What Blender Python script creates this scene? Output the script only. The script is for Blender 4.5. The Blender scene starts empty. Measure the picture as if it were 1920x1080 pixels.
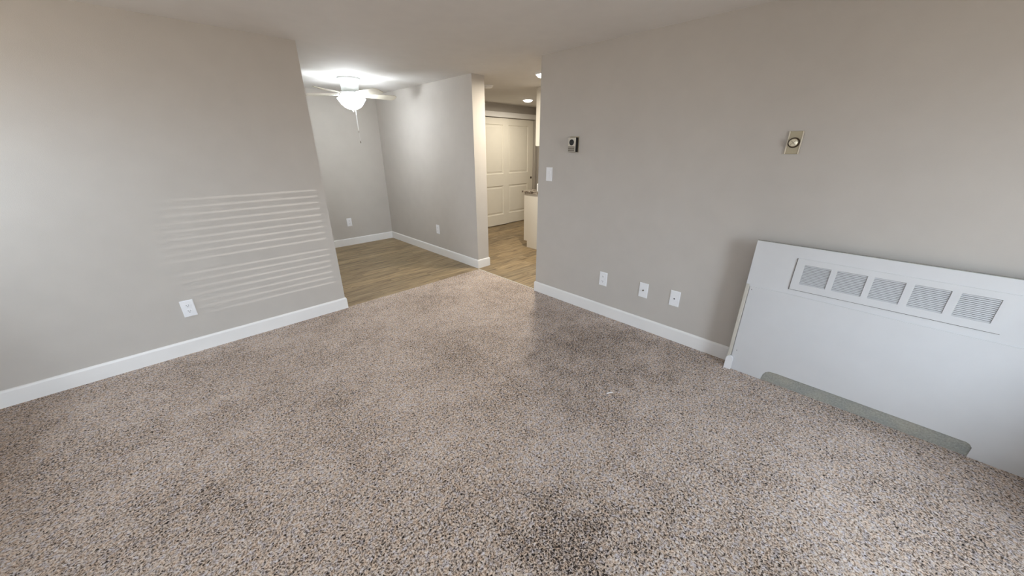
import bpy, bmesh, math, random
from mathutils import Vector, Matrix
random.seed(4)
S = bpy.context.scene
COL = S.collection
R = math.radians

# ------------------------------------------------------------------ camera
cam_d = bpy.data.cameras.new('camera'); cam = bpy.data.objects.new('camera', cam_d); COL.objects.link(cam)
cam_d.sensor_width = 36; cam_d.lens = 36 * 655.36 / 1920; cam_d.clip_start = .02; cam_d.clip_end = 200
PITCH, YAW = R(21.84), R(45.588)
cam.location = (0, 0, 1.58)
cam.rotation_euler = (R(90) - PITCH, 0, YAW - R(90))
S.camera = cam
# ------------------------------------------------------------------ view, world, lights
vs = S.view_settings
vs.view_transform = 'Standard'; vs.look = 'None'; vs.gamma = 1; vs.use_curve_mapping = False
vs.exposure = 0.0
S.cycles.max_bounces = 10; S.cycles.diffuse_bounces = 7; S.cycles.transparent_max_bounces = 12
S.cycles.caustics_reflective = False; S.cycles.caustics_refractive = False
S.cycles.sample_clamp_indirect = 6

SKY = (0.77, 0.885, 1.0); GROUND = (1.0, 0.90, 0.76)
SKY_K, GROUND_K = 20.5, 7.6
w = bpy.data.worlds.new('sky'); S.world = w; w.use_nodes = True
nt = w.node_tree; nt.nodes.clear()
out = nt.nodes.new('ShaderNodeOutputWorld'); bg = nt.nodes.new('ShaderNodeBackground')
tc = nt.nodes.new('ShaderNodeTexCoord'); sx = nt.nodes.new('ShaderNodeSeparateXYZ')
mr = nt.nodes.new('ShaderNodeMapRange'); mr.inputs['From Min'].default_value = -.12; mr.inputs['From Max'].default_value = .12
mx = nt.nodes.new('ShaderNodeMix'); mx.data_type = 'RGBA'
mx.inputs[6].default_value = (*[c * GROUND_K for c in GROUND], 1)
mx.inputs[7].default_value = (*[c * SKY_K for c in SKY], 1)
nt.links.new(tc.outputs['Generated'], sx.inputs[0]); nt.links.new(sx.outputs['Z'], mr.inputs['Value'])
nt.links.new(mr.outputs[0], mx.inputs[0]); nt.links.new(mx.outputs[2], bg.inputs['Color'])
nt.links.new(bg.outputs[0], out.inputs['Surface'])

def lamp(kind, name, loc, energy, color=(1, 1, 1), rot=None, **kw):
    d = bpy.data.lights.new(name, kind); o = bpy.data.objects.new(name, d); COL.objects.link(o)
    d.energy = energy; d.color = color; o.location = loc
    if rot: o.rotation_euler = rot
    for k, v in kw.items(): setattr(d, k, v)
    return o
YREAR = -1.45
WA = (-1.62, -0.62, 0.06, 2.08)      # patio door opening x0 x1 z0 z1
WW = (2.35, 3.42, 1.42, 2.22)          # west window opening y0 y1 z0 z1
WB = (0.22, 1.16, 0.45, 2.08) 
WC = (1.4, 2.1, 0.5, 2.08)      # window with closed mini blind
for wx in (WA, WC):
    p = lamp('AREA', 'daylight_portal', ((wx[0] + wx[1]) / 2, YREAR - .08, (wx[2] + wx[3]) / 2), 1, rot=(R(90), 0, 0),
             shape='RECTANGLE', size=wx[1] - wx[0], size_y=wx[3] - wx[2])
    p.data.cycles.is_portal = True
p = lamp('AREA', 'daylight_portal', (-1.75 - .08, (WW[0] + WW[1]) / 2, (WW[2] + WW[3]) / 2), 1, rot=(R(90), 0, R(-90)),
         shape='RECTANGLE', size=WW[1] - WW[0], size_y=WW[3] - WW[2])
p.data.cycles.is_portal = True
# low sun glint outside that slips between the slats of the closed blind
gl = lamp('SPOT', 'sun_glint', (1.2, -8, .8), 3600, (1, .97, .93), shadow_soft_size=.012, spot_size=R(14), spot_blend=1)
gl.rotation_euler = (Vector((1.1, 3.65, .78)) - gl.location).to_track_quat('-Z', 'Y').to_euler()
FAN = (2.05, 5.0)
lamp('POINT', 'fan_bulb', (FAN[0], FAN[1], 2.155), 14, (.90, .96, 1.0), shadow_soft_size=.035)
for nm_, p_, e_ in (('kitchen_bulb', (5.145, 4.844, 2.334), 16), ('hall_bulb', (3.56, 3.11, 2.334), 44)):
    lamp('AREA', nm_, p_, e_, (1, .91, .75), rot=(0, 0, 0), shape='DISK', size=.15)

# ------------------------------------------------------------------ materials
def srgb(r, g, b):
    f = lambda c: (c / 255 / 12.92) if c <= 10 else ((c / 255 + .055) / 1.055) ** 2.4
    return (f(r), f(g), f(b), 1)
class NT:
    def __init__(s, name):
        s.m = bpy.data.materials.new(name); s.m.use_nodes = True; s.t = s.m.node_tree
        s.b = s.t.nodes['Principled BSDF']
    def n(s, typ, **kw):
        x = s.t.nodes.new('ShaderNode' + typ)
        for k, v in kw.items():
            if hasattr(x, k) and k not in x.inputs: setattr(x, k, v)
            else: x.inputs[k].default_value = v
        return x
    def l(s, a, b): s.t.links.new(a, b)
    def ramp(s, fac, stops, interp='LINEAR'):
        r = s.t.nodes.new('ShaderNodeValToRGB'); e = r.color_ramp.elements; r.color_ramp.interpolation = interp
        while len(e) < len(stops): e.new(.5)
        for i, (p, c) in enumerate(stops): e[i].position = p; e[i].color = c
        s.l(fac, r.inputs[0]); return r.outputs[0]
    def mix(s, fac, a, b, mode='MIX'):
        x = s.t.nodes.new('ShaderNodeMix'); x.data_type = 'RGBA'; x.blend_type = mode
        for i, v in ((0, fac), (6, a), (7, b)):
            if hasattr(v, 'node'): s.l(v, x.inputs[i])
            else: x.inputs[i].default_value = v
        return x.outputs[2]
    def bump(s, h, strength, dist):
        x = s.n('Bump'); x.inputs['Strength'].default_value = strength; x.inputs['Distance'].default_value = dist
        s.l(h, x.inputs['Height']); s.l(x.outputs[0], s.b.inputs['Normal'])
def plain(name, c, rough=.5, metal=0, spec=.5, noise=0, bump=0, bscale=300, coord='Object'):
    k = NT(name); k.b.inputs['Roughness'].default_value = rough; k.b.inputs['Metallic'].default_value = metal
    k.b.inputs['Specular IOR Level'].default_value = spec
    co = k.n('TexCoord').outputs[coord]
    if noise:
        nz = k.n('TexNoise', Scale=6.0, Detail=4.0); k.l(co, nz.inputs['Vector'])
        lo = tuple(x * (1 - noise) for x in c[:3]) + (1,); hi = tuple(min(1, x * (1 + noise)) for x in c[:3]) + (1,)
        k.l(k.ramp(nz.outputs['Fac'], [(.3, lo), (.7, hi)]), k.b.inputs['Base Color'])
    else:
        nz = k.n('TexNoise', Scale=40.0, Detail=2.0); k.l(co, nz.inputs['Vector'])
        lo = tuple(x * .985 for x in c[:3]) + (1,)
        k.l(k.ramp(nz.outputs['Fac'], [(.3, lo), (.7, c)]), k.b.inputs['Base Color'])
    if bump:
        nb = k.n('TexNoise', Scale=float(bscale), Detail=3.0); k.l(co, nb.inputs['Vector'])
        k.bump(nb.outputs['Fac'], bump, .002)
    return k.m
M = {}
M['wall'] = plain('wall_paint', srgb(190, 185, 179), .75, noise=.02, bump=.25, bscale=220, spec=.25)
M['ceiling'] = plain('ceiling_paint', srgb(217, 215, 213), .85, noise=.02, bump=.3, bscale=160, spec=.2)
M['trim'] = plain('trim_paint', srgb(232, 231, 230), .4, noise=.015)
M['door'] = plain('door_paint', srgb(232, 228, 218), .4, noise=.015)
M['panel'] = plain('panel_paint', srgb(209, 210, 212), .42, noise=.02, bump=.08, bscale=60)
M['strip'] = plain('strip_paint', srgb(200, 196, 186), .45)
k = NT('kick_board'); co = k.n('TexCoord').outputs['Object']
a1 = k.n('TexNoise', Scale=110.0, Detail=4.0, Roughness=.7); k.l(co, a1.inputs['Vector'])
a2 = k.n('TexNoise', Scale=7.0, Detail=3.0); k.l(co, a2.inputs['Vector'])
k.l(k.mix(.5, k.ramp(a1.outputs['Fac'], [(.3, srgb(112, 114, 112)), (.7, srgb(182, 182, 176))]), k.ramp(a2.outputs['Fac'], [(.35, srgb(140, 146, 144)), (.65, srgb(170, 166, 152))])), k.b.inputs['Base Color'])
k.b.inputs['Roughness'].default_value = .9; k.bump(a1.outputs['Fac'], .5, .004); M['kick'] = k.m
M['plate'] = plain('white_plastic', srgb(236, 237, 240), .3)
M['slot'] = plain('dark_slot', srgb(60, 58, 60), .6)
M['shadow'] = plain('grille_inside_shade', srgb(120, 118, 116), .8)
M['black'] = plain('black_plastic', srgb(14, 12, 12), .45)
M['silver'] = plain('brushed_silver', srgb(204, 198, 186), .45, metal=.2)
M['grey'] = plain('grey_plastic', srgb(120, 112, 100), .5)
M['brass'] = plain('aged_brass', srgb(178, 168, 144), .42, metal=.45)
M['brass_edge'] = plain('bright_brass_edge', srgb(214, 206, 188), .35, metal=.2)
M['chrome'] = plain('satin_nickel', srgb(220, 212, 190), .3, metal=.6)
M['bronze'] = plain('dark_bronze', srgb(70, 56, 40), .4, metal=.5)
M['fan_white'] = plain('fan_enamel', srgb(226, 230, 230), .35)
M['blade'] = plain('blade_laminate', srgb(206, 200, 186), .45, noise=.05)
M['cab'] = plain('cabinet_white', srgb(230, 226, 218), .4)
M['vinylwin'] = plain('vinyl_frame', srgb(235, 235, 235), .4)
M['slat'] = plain('blind_slat', srgb(232, 230, 224), .5)
M['lint'] = plain('white_lint', srgb(245, 243, 245), .8)

def emit(name, c, k_):
    k = NT(name); k.b.inputs['Base Color'].default_value = (.9, .9, .9, 1)
    k.b.inputs['Emission Color'].default_value = (*c, 1); k.b.inputs['Emission Strength'].default_value = k_
    return k.m
M['bowl'] = emit('lit_glass_bowl', (.90, .96, 1), 60)
M['dome'] = emit('lit_dome', (1, .95, .86), 6.0)

k = NT('window_glass'); k.t.nodes.remove(k.b)
gt = k.n('BsdfTransparent'); gg = k.n('BsdfGlossy', Roughness=.02); fr = k.n('LayerWeight', Blend=.12); ms = k.n('MixShader')
k.l(fr.outputs['Fresnel'], ms.inputs[0]); k.l(gt.outputs[0], ms.inputs[1]); k.l(gg.outputs[0], ms.inputs[2])
k.l(ms.outputs[0], k.t.nodes['Material Output'].inputs['Surface']); M['glass'] = k.m

# carpet: twisted yarn, light beige with dark brown and bluish flecks
k = NT('carpet_yarn'); co = k.n('TexCoord').outputs['Object']
wob = k.n('TexNoise', Scale=38.0, Detail=2.0); k.l(co, wob.inputs['Vector'])
vadd = k.n('VectorMath', operation='MULTIPLY_ADD'); k.l(wob.outputs['Color'], vadd.inputs[0])
vadd.inputs[1].default_value = (.02, .02, 0); k.l(co, vadd.inputs[2])
n1 = k.n('TexNoise', Scale=125.0, Detail=2.0, Roughness=.6, Distortion=.7); k.l(vadd.outputs[0], n1.inputs['Vector'])
n2 = k.n('TexNoise', Scale=46.0, Detail=2.0); k.l(co, n2.inputs['Vector'])
n3 = k.n('TexNoise', Scale=1.7, Detail=5.0, Roughness=.6); k.l(co, n3.inputs['Vector'])
n4 = k.n('TexNoise', Scale=9.0, Detail=3.0); k.l(co, n4.inputs['Vector'])
def madd(a, f, c):
    m = k.n('Math', operation='MULTIPLY_ADD'); k.l(a, m.inputs[0]); m.inputs[1].default_value = f
    if hasattr(c, 'node'): k.l(c, m.inputs[2])
    else: m.inputs[2].default_value = c
    return m.outputs[0]
# lay of the pile shifts how many dark yarn ends show; painted-in tripod shadow, a brown stain and a broad darker zone show more
lay = madd(n4.outputs['Fac'], .11, madd(n3.outputs['Fac'], .20, n1.outputs['Fac']))
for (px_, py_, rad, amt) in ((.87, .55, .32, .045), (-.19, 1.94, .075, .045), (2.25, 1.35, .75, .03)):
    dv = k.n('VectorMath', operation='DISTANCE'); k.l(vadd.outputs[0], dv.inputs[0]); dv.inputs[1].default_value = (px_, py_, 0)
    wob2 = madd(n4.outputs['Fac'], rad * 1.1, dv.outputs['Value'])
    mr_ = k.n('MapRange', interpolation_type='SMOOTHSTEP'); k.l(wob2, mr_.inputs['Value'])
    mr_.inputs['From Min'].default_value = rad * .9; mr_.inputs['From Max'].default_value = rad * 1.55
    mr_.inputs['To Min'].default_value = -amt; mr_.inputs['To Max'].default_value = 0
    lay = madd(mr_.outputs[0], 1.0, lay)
CL, CM, CD = srgb(219, 204, 190), srgb(169, 152, 138), srgb(44, 35, 30)
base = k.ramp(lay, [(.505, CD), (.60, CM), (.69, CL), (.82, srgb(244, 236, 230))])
tint = k.ramp(n2.outputs['Fac'], [(.36, srgb(226, 204, 184)), (.5, srgb(222, 216, 213)), (.64, srgb(202, 208, 234))])
colr = k.mix(.6, base, tint, 'MULTIPLY')
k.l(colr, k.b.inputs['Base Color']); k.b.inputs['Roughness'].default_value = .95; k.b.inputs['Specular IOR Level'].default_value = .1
k.b.inputs['Sheen Weight'].default_value = .15
k.bump(n1.outputs['Fac'], .8, .010); M['carpet'] = k.m

# vinyl plank: object coordinates with an offset for every plank
k = NT('vinyl_plank'); co = k.n('TexCoord').outputs['Object']; oi = k.n('ObjectInfo')
sc_ = k.n('VectorMath', operation='MULTIPLY_ADD'); cmb = k.n('CombineXYZ')
mm = k.n('Math', operation='MULTIPLY'); k.l(oi.outputs['Random'], mm.inputs[0]); mm.inputs[1].default_value = 57.0
k.l(mm.outputs[0], cmb.inputs[0]); k.l(mm.outputs[0], cmb.inputs[1])
k.l(co, sc_.inputs[0]); sc_.inputs[1].default_value = (1.6, 16, 1); k.l(cmb.outputs[0], sc_.inputs[2])
g1 = k.n('TexNoise', Scale=1.6, Detail=6.0, Roughness=.62, Distortion=.5); k.l(sc_.outputs[0], g1.inputs['Vector'])
sc2 = k.n('VectorMath', operation='MULTIPLY_ADD'); k.l(co, sc2.inputs[0]); sc2.inputs[1].default_value = (4, 120, 1); k.l(cmb.outputs[0], sc2.inputs[2])
g2 = k.n('TexNoise', Scale=1.0, Detail=4.0); k.l(sc2.outputs[0], g2.inputs['Vector'])
wood = k.ramp(g1.outputs['Fac'], [(.30, srgb(88, 70, 50)), (.46, srgb(150, 130, 100)), (.60, srgb(172, 152, 120)), (.74, srgb(192, 174, 144))])
fine = k.ramp(g2.outputs['Fac'], [(.35, (.72, .72, .72, 1)), (.65, (1, 1, 1, 1))])
c1 = k.mix(.6, wood, fine, 'MULTIPLY')
tone = k.ramp(oi.outputs['Random'], [(0, (.70, .70, .70, 1)), (1, (1.0, .98, .94, 1))])
k.l(k.mix(1, c1, tone, 'MULTIPLY'), k.b.inputs['Base Color']); k.b.inputs['Roughness'].default_value = .5
k.bump(g2.outputs['Fac'], .15, .001); M['plank'] = k.m

# granite
k = NT('granite'); co = k.n('TexCoord').outputs['Object']
v = k.n('TexVoronoi', Scale=70.0); k.l(co, v.inputs['Vector'])
k.l(k.ramp(v.outputs['Color'], [(.2, srgb(40, 34, 30)), (.5, srgb(120, 108, 96)), (.8, srgb(200, 192, 182))]), k.b.inputs['Base Color'])
k.b.inputs['Roughness'].default_value = .2; M['granite'] = k.m

# ------------------------------------------------------------------ mesh helpers
def link(name, bm, mat, parent=None, loc=None, smooth=False, kind=None, auto=None):
    bmesh.ops.recalc_face_normals(bm, faces=bm.faces)
    me = bpy.data.meshes.new(name); bm.to_mesh(me); bm.free()
    if smooth: me.shade_smooth() if auto is None else me.shade_auto_smooth(angle=R(auto)) if hasattr(me, 'shade_auto_smooth') else None
    me.materials.append(M[mat] if isinstance(mat, str) else mat)
    o = bpy.data.objects.new(name, me); COL.objects.link(o)
    if parent: o.parent = parent
    if loc: o.location = loc
    if kind: o['kind'] = kind
    return o
def smooth_by_angle(o, a=35):
    me = o.data
    me.shade_smooth()
    try: me.set_sharp_from_angle(angle=R(a))
    except Exception: pass
    return o
def B(): return bmesh.new()
def box(bm, x0, x1, y0, y1, z0, z1, bevel=0, seg=1):
    vs_ = [bm.verts.new(p) for p in ((x0, y0, z0), (x1, y0, z0), (x1, y1, z0), (x0, y1, z0), (x0, y0, z1), (x1, y0, z1), (x1, y1, z1), (x0, y1, z1))]
    fs = [bm.faces.new([vs_[i] for i in q]) for q in ((0, 3, 2, 1), (4, 5, 6, 7), (0, 1, 5, 4), (1, 2, 6, 5), (2, 3, 7, 6), (3, 0, 4, 7))]
    if bevel:
        es = list({e for f in fs for e in f.edges})
        bmesh.ops.bevel(bm, geom=es, offset=bevel, segments=seg, affect='EDGES', profile=.5)
def boxm(*a, **kw):
    bm = B(); box(bm, *a, **kw); return bm
def lathe(bm, prof, n=32, cx=0, cy=0, cap=True):
    rings = []
    for r, z in prof:
        if r < 1e-6: rings.append([bm.verts.new((cx, cy, z))])
        else: rings.append([bm.verts.new((cx + r * math.cos(2 * math.pi * i / n), cy + r * math.sin(2 * math.pi * i / n), z)) for i in range(n)])
    for a, b in zip(rings, rings[1:]):
        for i in range(n):
            j = (i + 1) % n
            if len(a) == 1 and len(b) == 1: continue
            if len(a) == 1: bm.faces.new((a[0], b[i], b[j]))
            elif len(b) == 1: bm.faces.new((a[i], b[0], a[j]))
            else: bm.faces.new((a[i], b[i], b[j], a[j]))
    if cap:
        for rg in (rings[0], rings[-1]):
            if len(rg) > 1: bm.faces.new(rg)
def prism(bm, pts, fn, d0, d1):
    """closed outline pts (u,v) extruded between depths d0,d1; fn(u,v,d)->xyz"""
    a = [bm.verts.new(fn(u, v_, d0)) for u, v_ in pts]; b = [bm.verts.new(fn(u, v_, d1)) for u, v_ in pts]
    bm.faces.new(a); bm.faces.new(list(reversed(b)))
    for i in range(len(pts)):
        j = (i + 1) % len(pts); bm.faces.new((a[i], a[j], b[j], b[i]))
def thing(name, label, cat, loc=(0, 0, 0), rotz=0, group=None):
    o = bpy.data.objects.new(name, None); COL.objects.link(o); o.empty_display_size = .05
    o.location = loc; o.rotation_euler = (0, 0, rotz); o['label'] = label; o['category'] = cat
    if group: o['group'] = group
    return o
def tag(o, label, cat, group=None):
    o['label'] = label; o['category'] = cat
    if group: o['group'] = group
    return o
def struct(name, bm, mat, label=None, cat=None, parent=None):
    o = link(name, bm, mat, parent)
    if not parent:
        o['kind'] = 'structure'
        if label: o['label'] = label; o['category'] = cat or 'wall'
    return o

# ------------------------------------------------------------------ room shell
XR, YL, XLE = 2.905, 3.646, 1.108        # right wall face, left wall face, left wall end
YRE = 2.566                               # far end of right wall
XP0, XP1, YP = 2.957, 3.152, 3.697        # partition
YB, YD, ZC = 6.256, 5.65, 2.389
XW, XK = -1.75, 6.32
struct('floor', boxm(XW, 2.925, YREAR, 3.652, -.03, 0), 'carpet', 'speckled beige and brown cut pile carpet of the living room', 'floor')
sub = struct('floor', boxm(1.0, XK, 1.9, 6.3, -.05, -.031), 'slot', 'wood look vinyl plank floor of dining nook and kitchen', 'floor')
struct('ceiling', boxm(XW - .15, XK + .15, YREAR - .15, YB + .15, ZC, ZC + .1), 'ceiling', 'smooth off white ceiling over living room, dining nook and kitchen', 'ceiling')
struct('wall_left', boxm(XW, XLE, YL, YL + .14, -.03, ZC), 'wall', 'greige left wall crossed by faint stripes of light', 'wall')
struct('wall_dining', boxm(XLE - .14, XLE, YL + .14, YB, -.03, ZC), 'wall', 'greige side wall of dining nook behind the left wall', 'wall')
struct('wall_back', boxm(XLE - .14, XP1, YB, YB + .14, -.03, ZC), 'wall', 'greige back wall of dining nook behind the ceiling fan', 'wall')
struct('wall_partition', boxm(XP0, XP1, YP, YB, -.03, ZC), 'wall', 'greige partition wall between dining nook and kitchen passage', 'wall')
struct('wall_right', boxm(XR, XR + .13, YREAR, YRE, -.03, ZC), 'wall', 'long greige right wall with thermostat, dial and outlets', 'wall')
bm = B(); box(bm, XW - .14, XW, YREAR, WW[0], -.03, ZC); box(bm, XW - .14, XW, WW[1], YL + .14, -.03, ZC)
box(bm, XW - .14, XW, WW[0], WW[1], -.03, WW[2]); box(bm, XW - .14, XW, WW[0], WW[1], WW[3], ZC)
struct('wall_west', bm, 'wall', 'greige living room wall on the window side left of the camera', 'wall')
# kitchen shell
struct('wall_closet', boxm(XP1, XK, YD + .06, YD + .2, -.03, ZC), 'wall', 'greige wall above and behind white sliding closet doors', 'wall')
struct('wall_kitchen', boxm(XK, XK + .14, 1.9, YD + .2, -.03, ZC), 'wall', 'beige kitchen end wall right of the closet doors', 'wall')
struct('wall_sink', boxm(4.2, XK, 3.33, 3.45, -.03, ZC), 'wall', 'greige wall behind the kitchen cabinets', 'wall')
struct('wall_hall', boxm(XR + .13, XK, 1.76, 1.9, -.03, ZC), 'wall', 'greige wall closing the passage beyond the right wall', 'wall')
# rear wall with openings
bm = B(); yr0, yr1 = YREAR - .15, YREAR
box(bm, XW - .14, WA[0], yr0, yr1, -.03, ZC); box(bm, WA[0], WA[1], yr0, yr1, WA[3], ZC); box(bm, WA[0], WA[1], yr0, yr1, -.03, WA[2])
box(bm, WA[1], WB[0], yr0, yr1, -.03, ZC); box(bm, WB[0], WB[1], yr0, yr1, WB[3], ZC); box(bm, WB[0], WB[1], yr0, yr1, -.03, WB[2])
box(bm, WB[1], WC[0], yr0, yr1, -.03, ZC); box(bm, WC[0], WC[1], yr0, yr1, WC[3], ZC); box(bm, WC[0], WC[1], yr0, yr1, -.03, WC[2])
box(bm, WC[1], XR + .13, yr0, yr1, -.03, ZC)
struct('wall_rear', bm, 'wall', 'greige window wall behind the camera', 'wall')

# planks
PW, PL, ZPL = .152, 1.22, -.003
plank_bm = boxm(0, PL - .0015, 0, PW - .0015, -.006, 0, bevel=.0009)
pm = bpy.data.meshes.new('plank'); plank_bm.to_mesh(pm); plank_bm.free(); pm.materials.append(M['plank'])
cut = {}
def plank(x0, x1, y0, y1):
    L_, W_ = round(x1 - x0, 3), round(y1 - y0, 3)
    if (L_, W_) not in cut:
        b = boxm(0, L_ - .0015, 0, W_ - .0015, -.028, 0, bevel=.0009)
        me = bpy.data.meshes.new('plank'); b.to_mesh(me); b.free(); me.materials.append(M['plank']); cut[(L_, W_)] = me
    o = bpy.data.objects.new('plank', cut[(L_, W_)]); COL.objects.link(o); o.parent = sub; o.location = (x0, y0, ZPL)
row = 0; y = 1.902
while y < 6.25:
    y1 = min(y + PW, 6.255)
    if y1 <= 2.566: xs, xe = XR + .135, XK
    elif y < 3.652: xs, xe = 2.926, XK
    elif y1 <= YD + .06: xs, xe = XLE, XK
    else: xs, xe = XLE, XP0
    ys = y
    x = xs - ((row * .47) % PL)
    while x < xe:
        a, b = max(x, xs), min(x + PL, xe)
        if b - a > .03:
            if y < 3.652 < y1 and a < 2.926 : # row that straddles the carpet edge
                if b > 2.926: plank(2.926, b, y, y1)
            else: plank(a, b, ys, y1)
        x += PL
    row += 1; y = y1
# planks just beyond the carpet edge in the row that straddles it
ystr = 1.902 + PW * math.ceil((3.652 - 1.902) / PW)
if ystr > 3.66: plank(XLE, 2.30, 3.653, ystr); plank(2.30, 2.925, 3.653, ystr)

# baseboards -------------------------------------------------------
BH, BT = .118, .013
PROF = [(0, 0), (BT, 0), (BT, BH - .016), (BT - .002, BH - .008), (BT - .006, BH - .002), (BT - .009, BH), (0, BH)]
def baseboard(name, p0, p1, nrm, s0=0, s1=0, label=None, prof=PROF, z0=-.003):
    p0, p1, nrm = Vector((*p0, 0)), Vector((*p1, 0)), Vector((*nrm, 0)); d = (p1 - p0).normalized(); bm = B()
    a = [bm.verts.new(p0 - d * (s0 * t) + nrm * t + Vector((0, 0, z if z else z0))) for t, z in prof]
    b = [bm.verts.new(p1 + d * (s1 * t) + nrm * t + Vector((0, 0, z if z else z0))) for t, z in prof]
    bm.faces.new(a); bm.faces.new(list(reversed(b)))
    for i in range(len(prof)):
        j = (i + 1) % len(prof); bm.faces.new((a[i], a[j], b[j], b[i]))
    return struct(name, bm, 'trim', label, 'baseboard')
baseboard('baseboard_left', (XW, YL), (XLE, YL), (0, -1), 0, 1, 'white baseboard along the left wall')
baseboard('baseboard_dining', (XLE, YL), (XLE, YB), (1, 0), 1, -1, 'white baseboard on the dining nook side wall')
baseboard('baseboard_back', (XLE, YB), (XP0, YB), (0, -1), -1, -1, 'white baseboard along the back wall of the dining nook')
baseboard('baseboard_partition', (XP0, YB), (XP0, YP), (-1, 0), -1, 1, 'white baseboard along the partition wall')
baseboard('baseboard_end', (XP0, YP), (XP1, YP), (0, -1), 1, 1, 'short white baseboard round the end of the partition wall')
baseboard('baseboard_passage', (XP1, YP), (XP1, YD), (1, 0), 1, 0, 'white baseboard on the kitchen side of the partition')
baseboard('baseboard_right', (XR, YRE), (XR, YREAR), (-1, 0), 1, 0, 'white baseboard along the right wall running behind the heater panel')
baseboard('baseboard_jamb', (XR + .13, YRE), (XR, YRE), (0, 1), 1, 1, 'short white baseboard round the end of the right wall')
baseboard('baseboard_west', (XW, YREAR), (XW, YL), (1, 0), 0, -1, 'white baseboard on the wall left of the camera')

# thin pale edging where carpet meets plank beside the passage
struct('trim_1', boxm(2.921, 2.932, 2.58, 3.66, -.003, .004, bevel=.002), 'strip', 'thin pale edging strip between carpet and kitchen planks', 'trim')

# ------------------------------------------------------------------ windows behind the camera
def window(name, wx, slide, label):
    x0, x1, z0, z1 = wx; f = .05; yy0, yy1 = YREAR - .12, YREAR - .04
    bm = B(); box(bm, x0, x0 + f, yy0, yy1, z0, z1); box(bm, x1 - f, x1, yy0, yy1, z0, z1)
    box(bm, x0 + f, x1 - f, yy0, yy1, z0, z0 + f); box(bm, x0 + f, x1 - f, yy0, yy1, z1 - f, z1)
    fr_ = struct(name, bm, 'vinylwin', label, 'window')
    m = (x0 + x1) / 2
    if slide:
        link('stile', boxm(m - .035, m + .035, yy0 + .01, yy1 - .01, z0 + f, z1 - f), 'vinylwin', fr_)
        link('pane', boxm(x0 + f, m - .035, yy0 + .035, yy0 + .041, z0 + f, z1 - f), 'glass', fr_)
        link('pane', boxm(m + .035, x1 - f, yy0 + .035, yy0 + .041, z0 + f, z1 - f), 'glass', fr_)
    else:
        link('pane', boxm(x0 + f, x1 - f, yy0 + .035, yy0 + .041, z0 + f, z1 - f), 'glass', fr_)
    return fr_
window('window_1', WA, True, 'white sliding patio door behind the camera')
window('window_2', WB, False, 'white window behind the camera, covered by a closed blind')
bm = B(); f = .05; a0, a1 = XW - .11, XW - .03
box(bm, a0, a1, WW[0], WW[0] + f, WW[2], WW[3]); box(bm, a0, a1, WW[1] - f, WW[1], WW[2], WW[3])
box(bm, a0, a1, WW[0] + f, WW[1] - f, WW[2], WW[2] + f); box(bm, a0, a1, WW[0] + f, WW[1] - f, WW[3] - f, WW[3])
fr_ = struct('window_3', bm, 'vinylwin', 'white window in the wall left of the camera', 'window')
link('pane', boxm(a0 + .035, a0 + .041, WW[0] + f, WW[1] - f, WW[2] + f, WW[3] - f), 'glass', fr_)
window('window_4', WC, False, 'white window behind the camera beside the right wall')
struct('glint_blocker', boxm(1.205, 1.43, -7.1, -6.9, -.03, 2.2, bevel=.01), 'cab', 'added white post outside that blocks the glint lamp from the uncovered window', 'post')  # unseen post, added to stop the glint spot shining through the uncovered window
# closed mini blind: gaps at the slats the light stripes come from
bl = thing('window_blind', 'closed white mini blind hanging in the window behind the camera', 'blind', (0, YREAR - .02, WB[3]))
link('head_rail', boxm(WB[0] + .005, WB[1] - .005, -.015, .015, -.03, -.002), 'slat', bl)
zc = WB[3] - .03
PB = .0238
gaps = set(); zS, mag = .8, (YREAR - .02 + 8) / 11.65
for zw in [1.2191, 1.1653, 1.1108, 1.0523, 0.9942, 0.9353, 0.8802, 0.8245, 0.7656, 0.6578, 0.6005, 0.5412, 0.485, 0.4255, 0.3704, 0.3133]:
    gaps.add(round(zS + (zw - zS) * mag, 4))
edges_ = sorted(gaps)
def slat(z0, z1):
    link('slat', boxm(WB[0] + .002, WB[1] - .002, -.0008, .0008, z0 - WB[3], z1 - WB[3]), 'slat', bl)
GAP = .0034
zz = WB[2] + .002
bounds = [WB[2] + .002] + edges_ + [WB[3] - .03]
for a, b in zip(bounds, bounds[1:]):
    n = max(1, round((b - a) / PB)); st = (b - a) / n
    for i in range(n):
        lo = a + i * st + (GAP / 2 if i == 0 and a in gaps else -.0006); hi = a + (i + 1) * st - (GAP / 2 if i == n - 1 and b in gaps else -.0006)
        slat(lo, hi)

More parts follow.
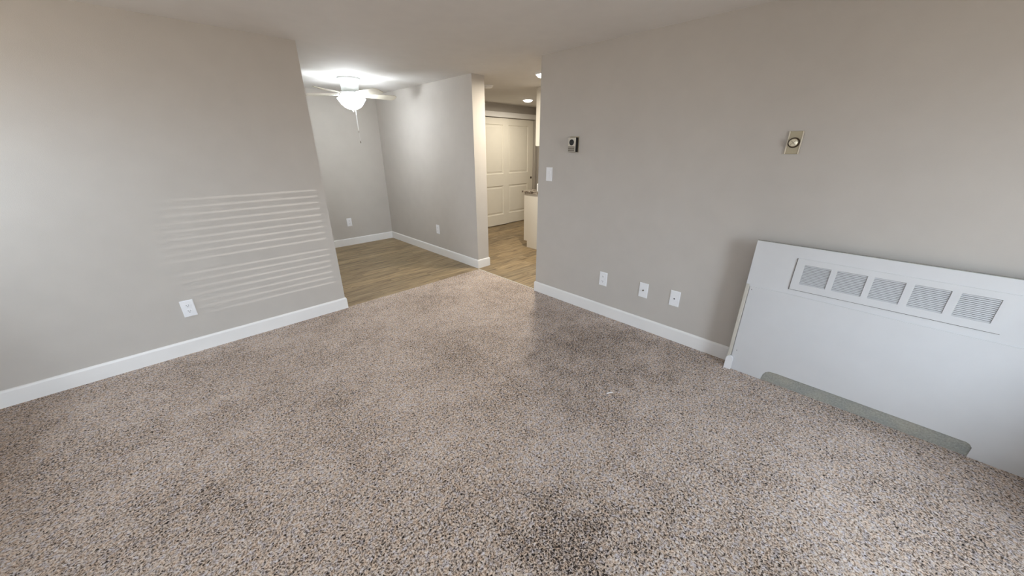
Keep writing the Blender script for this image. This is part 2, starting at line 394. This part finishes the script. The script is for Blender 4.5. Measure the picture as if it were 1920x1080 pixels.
# ------------------------------------------------------------------ closet doors and header
def closet_door(name, x0, x1, yf, z0, z1, panels, label):
    bm = B(); t = .033; yb = yf + t
    # stiles and rails
    px0, px1 = panels[0][0], panels[0][1]
    box(bm, x0, px0, yf, yb, z0, z1); box(bm, px1, x1, yf, yb, z0, z1)
    zs = [z0] + [v for p in sorted(panels, key=lambda p: p[2]) for v in (p[2], p[3])] + [z1]
    for a, b in zip(zs[::2], zs[1::2]): box(bm, px0, px1, yf, yb, a, b)
    bmesh.ops.remove_doubles(bm, verts=bm.verts, dist=1e-5)
    d = struct(name, bm, 'door', label, 'door')
    for (a, b, c, e) in panels:
        b2 = B(); g, r_ = .022, .012
        rings = [(0, 0), (.010, r_), (.030, r_), (.052, r_ - .007)]
        vv = []
        for ins, dep in rings:
            vv.append([b2.verts.new(p) for p in ((a + ins, yf + dep, c + ins), (b - ins, yf + dep, c + ins), (b - ins, yf + dep, e - ins), (a + ins, yf + dep, e - ins))])
        for q, s_ in zip(vv, vv[1:]):
            for i in range(4):
                j = (i + 1) % 4; b2.faces.new((q[i], q[j], s_[j], s_[i]))
        b2.faces.new(vv[-1])
        bk = [b2.verts.new(p) for p in ((a, yb, c), (b, yb, c), (b, yb, e), (a, yb, e))]
        b2.faces.new(list(reversed(bk)))
        for i in range(4):
            j = (i + 1) % 4; b2.faces.new((vv[0][j], vv[0][i], bk[i], bk[j]))
        link('door_panel', b2, 'door', d)
    return d
d1 = closet_door('door_1', 4.515, 5.432, YD, .012, 2.13, [(4.665, 5.285, 1.075, 2.012), (4.665, 5.285, .232, .835)], 'white two panel sliding closet door at left, in front')
d2 = closet_door('door_2', 5.32, 6.23, YD + .037, .012, 2.13, [(5.47, 6.062, 1.075, 2.012), (5.47, 6.062, .232, .835)], 'white two panel sliding closet door at right, with dark pull')
bm = B(); lathe(bm, [(0, -.004), (.024, -.004), (.026, 0), (.017, .002), (.015, .006), (0, .006)], 20)
pl = link('door_pull', bm, 'bronze', d2, (6.178, YD + .0365, .95)); pl.rotation_euler = (R(90), 0, 0); pl['label'] = 'round dark recessed finger pull'
bm = B(); lathe(bm, [(0, -.004), (.024, -.004), (.026, 0), (.017, .002), (.015, .006), (0, .006)], 20)
pl = link('door_pull', bm, 'bronze', d1, (4.575, YD - .0005, .95)); pl.rotation_euler = (R(90), 0, 0)
struct('trim_2', boxm(4.42, 6.3, YD - .022, YD + .058, 2.145, 2.24, bevel=.004), 'trim', 'white header board above the sliding closet doors', 'trim')
struct('trim_3', boxm(6.245, 6.3, YD - .002, YD + .058, -.003, 2.145, bevel=.003), 'wall', 'beige jamb right of the closet doors', 'trim')
struct('trim_4', boxm(4.43, 4.5, YD - .012, YD + .058, -.003, 2.145, bevel=.003), 'trim', 'white jamb left of the closet doors', 'trim')

# ------------------------------------------------------------------ kitchen cabinets
XC, YF = 4.267, 4.067
bc = thing('base_cabinet', 'white kitchen base cabinet with toe kick under the granite countertop', 'cabinet', (XC, 3.455, 0))
bm = B(); D_ = YF - 3.455
prism(bm, [(0, 0), (D_ - .073, 0), (D_ - .073, .11), (D_, .11), (D_, .895), (0, .895)], lambda u, v_, d: (d, u, v_), 0, .02)
link('side_panel', bm, 'cab', bc)
link('carcass', boxm(.0202, 2.04, 0, D_ - .022, .11, .894), 'cab', bc)
link('toe_kick', boxm(.0202, 2.04, .02, D_ - .075, -.002, .109), 'cab', bc)
for i in range(4):
    a = .024 + i * .505; dd = link('cabinet_door', boxm(a, a + .498, D_ - .021, D_ - .001, .125, .885, bevel=.003), 'cab', bc)
    hb = B(); box(hb, a + .43, a + .44, D_ - .001, D_ + .02, .72, .84, bevel=.003); link('handle', hb, 'silver', dd)
ct = thing('countertop', 'speckled granite countertop on the white base cabinet', 'countertop', (XC, 3.455, .895))
link('slab', boxm(-.02, 2.045, 0, D_ + .04, .0005, .038, bevel=.004), 'granite', ct)
link('backsplash', boxm(-.02, 2.045, .0005, .02, .039, .13, bevel=.002), 'granite', ct)
uc = thing('upper_cabinet', 'white wall cabinet hanging above the granite countertop', 'cabinet', (XC, 3.455, 1.605))
U_ = 3.853 - 3.455
link('body', boxm(0, 2.04, 0, U_ - .02, 0, ZC - 1.607), 'cab', uc)
for i in range(4):
    a = .004 + i * .51; dd = link('cabinet_door', boxm(a, a + .503, U_ - .0195, U_, .004, ZC - 1.64, bevel=.003), 'cab', uc)
    hb = B(); box(hb, a + .44, a + .45, U_, U_ + .02, .05, .17, bevel=.003); link('handle', hb, 'silver', dd)
tag(link('canister', boxm(0, .10, 0, .11, 0, .125, bevel=.012, seg=2), 'plate', None, (XC + .01, 3.70, .9335)), 'small white container standing on the end of the granite countertop', 'container')

# ------------------------------------------------------------------ ceiling lights, detector
def dome(loc, label, r):
    t = thing('ceiling_light', label, 'light', loc, 0, None)
    bm = B(); lathe(bm, [(0, 0), (r + .012, 0), (r + .012, -.012), (r + .002, -.018), (r, -.006), (0, -.006)], 36)
    smooth_by_angle(link('trim_ring', bm, 'plate', t))
    bm = B(); lathe(bm, [(r, -.010), (r * .96, -.022), (r * .8, -.036), (r * .5, -.046), (0, -.05)], 36, cap=False)
    smooth_by_angle(link('diffuser', bm, 'dome', t), 80)
dome((5.145, 4.844, ZC), 'lit round flush ceiling light near the closet doors', .085)
dome((3.56, 3.11, ZC), 'lit round flush ceiling light half hidden by the end of the right wall', .085)
t = thing('smoke_detector', 'small white smoke detector on the kitchen ceiling beside the partition', 'detector', (3.66, 4.21, ZC))
bm = B(); lathe(bm, [(0, 0), (.07, 0), (.07, -.008), (.062, -.012), (.055, -.03), (.03, -.036), (0, -.036)], 32); smooth_by_angle(link('cover', bm, 'plate', t))

# ------------------------------------------------------------------ ceiling fan
fan = thing('ceiling_fan', 'white five blade hugger ceiling fan with lit glass bowl in the dining nook', 'fan', (FAN[0], FAN[1], ZC))
bm = B(); lathe(bm, [(0, 0), (.135, 0), (.138, -.012), (.132, -.03), (.124, -.036), (0, -.036)], 48); smooth_by_angle(link('canopy', bm, 'fan_white', fan))
bm = B(); lathe(bm, [(0, -.036), (.112, -.036), (.108, -.06), (.103, -.12), (.106, -.135), (.098, -.15), (0, -.15)], 48); smooth_by_angle(link('motor_housing', bm, 'fan_white', fan))
bm = B(); lathe(bm, [(0, -.15), (.09, -.15), (.125, -.165), (.125, -.178), (.085, -.19), (.06, -.2), (.058, -.215), (.045, -.222), (0, -.222)], 48); smooth_by_angle(link('hub', bm, 'fan_white', fan))
# bowl: open upward, rim then belly
bm = B(); prof = [(.150, -.216), (.166, -.228), (.168, -.236), (.157, -.248), (.146, -.266), (.124, -.296), (.096, -.324), (.062, -.343), (.03, -.352), (0, -.354)]
inn = [(0, -.352), (.03, -.351), (.068, -.344), (.102, -.326), (.128, -.292), (.146, -.26), (.160, -.240), (.156, -.226)]
lathe(bm, prof, 48, cap=False); smooth_by_angle(link('glass_bowl', bm, 'bowl', fan), 60)
bm = B(); lathe(bm, [(0, -.356), (.013, -.356), (.014, -.364), (.006, -.37), (.008, -.378), (0, -.384)], 16); smooth_by_angle(link('finial', bm, 'silver', fan))
BA = [66, 138, 210, 282, 354]
for i, a in enumerate(BA):
    rot = Matrix.Rotation(R(a), 4, 'Z'); pit = Matrix.Rotation(R(-17), 4, 'X')
    zb = -.182
    # blade outline, slightly wider towards the tip with clipped corners
    o_ = [(.165, -.045), (.19, -.054), (.52, -.070), (.552, -.064), (.578, -.042), (.582, 0), (.578, .042), (.552, .064), (.52, .070), (.19, .054), (.165, .045)]
    bm = B(); prism(bm, o_, lambda u, v_, d: (u, v_, d), -.003, .003)
    bmesh.ops.transform(bm, matrix=Matrix.Translation((0, 0, zb)) @ rot @ pit, verts=bm.verts)
    link('blade', bm, 'blade', fan)
    bm = B()
    prism(bm, [(.10, -.018), (.15, -.014), (.175, -.034), (.215, -.034), (.232, 0), (.215, .034), (.175, .034), (.15, .014), (.10, .018)], lambda u, v_, d: (u, v_, d), -.008, -.0035)
    bmesh.ops.transform(bm, matrix=Matrix.Translation((0, 0, zb)) @ rot @ pit, verts=bm.verts)
    link('blade_bracket', bm, 'fan_white', fan)
rtv = Vector((math.sin(YAW), -math.cos(YAW), 0))
for (dx, zt) in ((.028, -.598), (.034, -.725)):
    q = rtv * dx
    bm = B(); box(bm, q.x - .0005, q.x + .0005, q.y - .0005, q.y + .0005, zt, -.2)
    ch = link('pull_chain', bm, 'fan_white', fan)
    bm = B(); lathe(bm, [(0, zt + .004), (.004, zt), (.007, zt - .014), (.006, zt - .024), (0, zt - .028)], 12, q.x, q.y)
    smooth_by_angle(link('chain_pendant', bm, 'grey', ch))

# ------------------------------------------------------------------ wall plates
# local frame: X across, Z up, front faces -Y
def wall_thing(name, label, cat, wall, u, z, group=None):
    if wall == 'left': return thing(name, label, cat, (u, YL, z), 0, group)
    if wall == 'back': return thing(name, label, cat, (u, YB, z), 0, group)
    if wall == 'right': return thing(name, label, cat, (XR, u, z), R(-90), group)
    if wall == 'part': return thing(name, label, cat, (XP0, u, z), R(-90), group)
def plate(t, w_=.082, h_=.137, th=.007, mat='plate'):
    bm = B(); box(bm, -w_ / 2, w_ / 2, -th, 0, -h_ / 2, h_ / 2)
    fe = [e for e in bm.edges if all(v_.co.y < -th / 2 for v_ in e.verts)]
    bmesh.ops.bevel(bm, geom=fe, offset=.004, segments=2, affect='EDGES')
    link('cover_plate', bm, mat, t); return th
def duplex(t, th=.007):
    for s_ in (1, -1):
        zc_ = s_ * .0235; bm = B()
        pts = [(.018 * math.cos(R(a)), max(-.0145, min(.0145, .0185 * math.sin(R(a)))) + zc_) for a in range(0, 360, 15)]
        prism(bm, pts, lambda u, v_, d: (u, d, v_), -th - .0022, -th + .001)
        rc = link('receptacle', bm, 'plate', t)
        for (sx_, sz_, ww, hh) in ((-.0068, .0045, .0022, .0095), (.0068, .0045, .0022, .0075), (0, -.0072, .005, .005)):
            link('slot', boxm(sx_ - ww / 2, sx_ + ww / 2, -th - .0026, -th - .001, zc_ + sz_ - hh / 2, zc_ + sz_ + hh / 2), 'slot', rc)
    bm = B(); lathe(bm, [(0, 0), (.0035, 0), (.003, .0012), (0, .0014)], 12); o = link('screw', bm, 'plate', t, (0, -th, 0)); o.rotation_euler = (R(90), 0, 0)
OG = 'duplex wall outlets'
def outlet(wall, u, z, label):
    t = wall_thing('wall_outlet', label, 'outlet', wall, u, z, OG); plate(t); duplex(t); return t
outlet('left', -.075, .382, 'white duplex outlet on the left wall above its baseboard')
outlet('back', 2.205, .392, 'white duplex outlet on the back wall of the dining nook')
outlet('part', 4.668, .402, 'white duplex outlet low on the partition wall')
outlet('right', 1.679, .382, 'white duplex outlet on the right wall, farthest of its three low plates')
t = wall_thing('coax_plate', 'white wall plate with one round coaxial jack, middle of three low plates', 'wall plate', 'right', 1.261, .383); plate(t)
bm = B(); lathe(bm, [(0, 0), (.0075, 0), (.0075, .003), (.0048, .003), (.0048, .011), (.0025, .011), (.0025, .004), (0, .004)], 12); o = link('jack', bm, 'grey', t, (0, -.007, 0)); o.rotation_euler = (R(90), 0, 0)
for s_ in (1, -1):
    bm = B(); lathe(bm, [(0, 0), (.003, 0), (.0026, .0012), (0, .0014)], 10); o = link('screw', bm, 'plate', t, (0, -.007, s_ * .042)); o.rotation_euler = (R(90), 0, 0)
t = wall_thing('phone_plate', 'white wall plate with a wide phone jack, nearest the heater panel', 'wall plate', 'right', .981, .388); plate(t)
jk = link('jack', boxm(-.009, .009, -.010, -.006, -.008, .008, bevel=.001), 'plate', t)
link('socket', boxm(-.0065, .0065, -.0105, -.0085, -.005, .004), 'slot', jk)
for s_ in (1, -1):
    bm = B(); lathe(bm, [(0, 0), (.003, 0), (.0026, .0012), (0, .0014)], 10); o = link('screw', bm, 'plate', t, (0, -.007, s_ * .042)); o.rotation_euler = (R(90), 0, 0)
t = wall_thing('light_switch', 'white rocker light switch near the far end of the right wall', 'switch', 'right', 2.418, 1.330); plate(t, .080, .132)
bm = B(); prism(bm, [(-.033, -.0065), (-.033, -.0085), (0, -.0075), (.033, -.0115), (.033, -.0065)], lambda u, v_, d: (d, v_, u), -.0165, .0165); link('rocker', bm, 'plate', t)
link('frame', boxm(-.019, .019, -.0078, -.006, -.036, .036, bevel=.0005), 'plate', t)

# thermostat: dark body, silver face with a black round window and a vented lower part
t = wall_thing('thermostat', 'small silver and black thermostat high on the right wall', 'thermostat', 'right', 2.128, 1.607)
link('body', boxm(-.046, .046, -.034, 0, -.063, .063, bevel=.002), 'black', t)
link('face', boxm(-.045, .040, -.039, -.0335, -.061, .062, bevel=.0015), 'silver', t)
bm = B(); lathe(bm, [(0, 0), (.026, 0), (.026, .002), (.022, .003), (0, .0025)], 32); o = link('round_window', bm, 'black', t, (-.003, -.0388, .021)); o.rotation_euler = (R(90), 0, 0)
vt = link('vent', boxm(-.040, .032, -.0396, -.038, -.056, -.014), 'grey', t)
for i in range(5):
    link('vent_bar', boxm(-.038, .030, -.0415, -.0392, -.053 + i * .0085, -.0495 + i * .0085), 'silver' if i % 2 else 'grey', vt)
link('wall_bracket', boxm(-.049, .052, -.004, -.0002, -.066, .072), 'brass', t)

# dial plate
t = wall_thing('dial_plate', 'beige metal wall plate with a round control dial above the heater panel', 'dial', 'right', .4545, 1.610)
link('plate', boxm(-.037, .037, -.005, 0, -.066, .066, bevel=.001), 'brass', t)
for s_ in (1, -1):
    link('edge_strip', boxm(s_ * .034 - .0035, s_ * .034 + .0035, -.009, -.0035, -.066, .066, bevel=.0015), 'brass_edge', t)
bm = B(); lathe(bm, [(0, 0), (.030, 0), (.030, .006), (.027, .012), (0, .012)], 40); ring = link('knob', bm, 'bronze', t, (0, -.005, 0)); ring.rotation_euler = (R(90), 0, 0)
smooth_by_angle(ring)
bm = B(); lathe(bm, [(0, .0115), (.0235, .0115), (.0225, .024), (.019, .027), (.008, .0255), (0, .0255)], 40); cp = link('knob_cap', bm, 'chrome', ring); smooth_by_angle(cp)
for a in (45, 135):
    bm = B(); box(bm, -.017, .017, -.0015, .0015, .026, .0275); bmesh.ops.transform(bm, matrix=Matrix.Rotation(R(a), 4, 'Z'), verts=bm.verts); link('cap_rib', bm, 'brass', ring)

# ------------------------------------------------------------------ heater cover panel on the right wall
XPN = 2.806
hp = thing('heater_panel', 'wide white heater cover panel with louvred grille standing against the right wall', 'heater', (XPN, 0, 0))
# local = world offset by XPN in x; front faces -X
YP0, YP1 = YREAR + .01, .489
GY0, GY1, GZ0, GZ1 = -.607, .249, .719, .927
bm = B()
def slab(y0, y1, z0, z1, x0=0, x1=.012): box(bm, x0, x1, y0, y1, z0, z1)
# back board with an opening for the grille
slab(YP0, YP1, 0, GZ0 + .006); slab(YP0, YP1, GZ1 - .006, 1.0); slab(GY1 - .006, YP1, GZ0 + .006, GZ1 - .006); slab(YP0, GY0 + .006, GZ0 + .006, GZ1 - .006)
link('backing_board', bm, 'panel', hp)
link('top_edge', boxm(-.002, .0125, YP0, YP1, 1.0002, 1.004, bevel=.0008), 'kick', hp)
for yy in (.30, -.35, -1.0): link('standoff', boxm(.0122, .0845, yy - .02, yy + .02, .0, .9), 'strip', hp)
link('corner_strip', boxm(-.008, -.0002, .466, .489, .0, .69, bevel=.003, seg=2), 'strip', hp)
# lower sheet, cut out at the bottom for the kick strip
sy = .461
cutp = [(-.722, 0), (-.722, .062), (-.712, .078), (-.695, .086), (.175, .088), (.215, .084), (.235, .068), (.247, .040), (.252, 0)]
pts = [(YP0, 0)] + cutp + [(sy, 0), (sy, .678), (.25, .682), (.0, .678), (-.3, .672), (YP0, .672)]
bm = B(); prism(bm, pts, lambda u, v_, d: (d, u, v_), -.0065, -.0003)
link('lower_sheet', bm, 'panel', hp)
kp = [(-.7215, .001), (-.7215, .06), (-.7115, .076), (-.695, .084), (.175, .086), (.214, .082), (.233, .067), (.245, .04), (.250, .001)]
bm = B(); prism(bm, kp, lambda u, v_, d: (d, u, v_), -.0012, -.0002)
ks = link('kick_strip', bm, 'kick', hp); ks['label'] = 'grey rough strip with rounded ends at the panel foot'
for (yy, zz_) in ((.448, .655), (.437, .165)):
    bm = B(); lathe(bm, [(0, 0), (.003, 0), (0, .001)], 8); o = link('nail', bm, 'slot', hp, (-.0065, yy, zz_)); o.rotation_euler = (0, R(-90), 0)
# grille plate: frame and mullions around five louvre banks
banks = [(.078, .207), (-.084, .050), (-.238, -.112), (-.402, -.270), (-.563, -.434)]
LZ0, LZ1 = .763, .891
gp = bpy.data.objects.new('grille', None); COL.objects.link(gp); gp.parent = hp
bm = B(); gx0, gx1 = -.006, -.0002
def gb(y0, y1, z0, z1): box(bm, gx0, gx1, y0, y1, z0, z1)
gb(GY0, GY1, GZ0, LZ0); gb(GY0, GY1, LZ1, GZ1)
ed = [GY0] + [v_ for b in reversed(banks) for v_ in b] + [GY1]
for a, b in zip(ed[::2], ed[1::2]): gb(a, b, LZ0, LZ1)
link('grille_plate', bm, 'panel', gp)
link('grille_back_shade', boxm(.0035, .0065, GY0 + .007, GY1 - .007, GZ0 + .007, GZ1 - .007), 'shadow', gp)
for (a, b) in banks:
    bm = B(); n = 13; st = (LZ1 - LZ0) / n
    for i in range(n):
        z = LZ0 + (i + .5) * st
        prism(bm, [(-.0055, z - st * .38), (-.0042, z - st * .38), (.002, z + st * .22), (.0007, z + st * .22)], lambda u, v_, d: (u, d, v_), a - .001, b + .001)
    lv = link('louvre_slats', bm, 'panel', gp); lv['kind'] = 'stuff'
# grey strips painting the grille plate's shadow along its left and lower edges
bm = B(); box(bm, -.0012, -.0001, GY1, GY1 + .004, GZ0 - .004, GZ1); box(bm, -.0012, -.0001, GY0, GY1, GZ0 - .004, GZ0)
link('plate_shade', bm, 'shadow', gp)

# rounded baseboard end standing in front of the panel's left corner
bm = B(); y0, y1 = .443, .489; hw = (y1 - y0) / 2; cy_ = (y0 + y1) / 2
pts = [(y0, -.003), (y0, .088)] + [(cy_ - hw * math.cos(R(a)), .088 + .022 * math.sin(R(a))) for a in (30, 60, 90, 120, 150)] + [(y1, .088), (y1, -.003)]
prism(bm, pts, lambda u, v_, d: (d, u, v_), XPN - .028, XPN - .009)
tag(link('baseboard_cap', bm, 'plate'), 'short white round topped baseboard end at the left foot of the heater panel', 'trim')

# a scrap of lint on the carpet
bm = B(); 
for i in range(5):
    a = i / 4
    box(bm, -.02 + a * .036, -.011 + a * .036, -.003 + .002 * math.sin(3 * a), .003 + .002 * math.sin(3 * a), .0, .004)
lt = tag(link('lint_scrap', bm, 'lint', None, (1.868 * 1.0, .942, .0005)), 'tiny white scrap of lint lying on the carpet', 'lint'); lt.rotation_euler = (0, 0, R(-31))
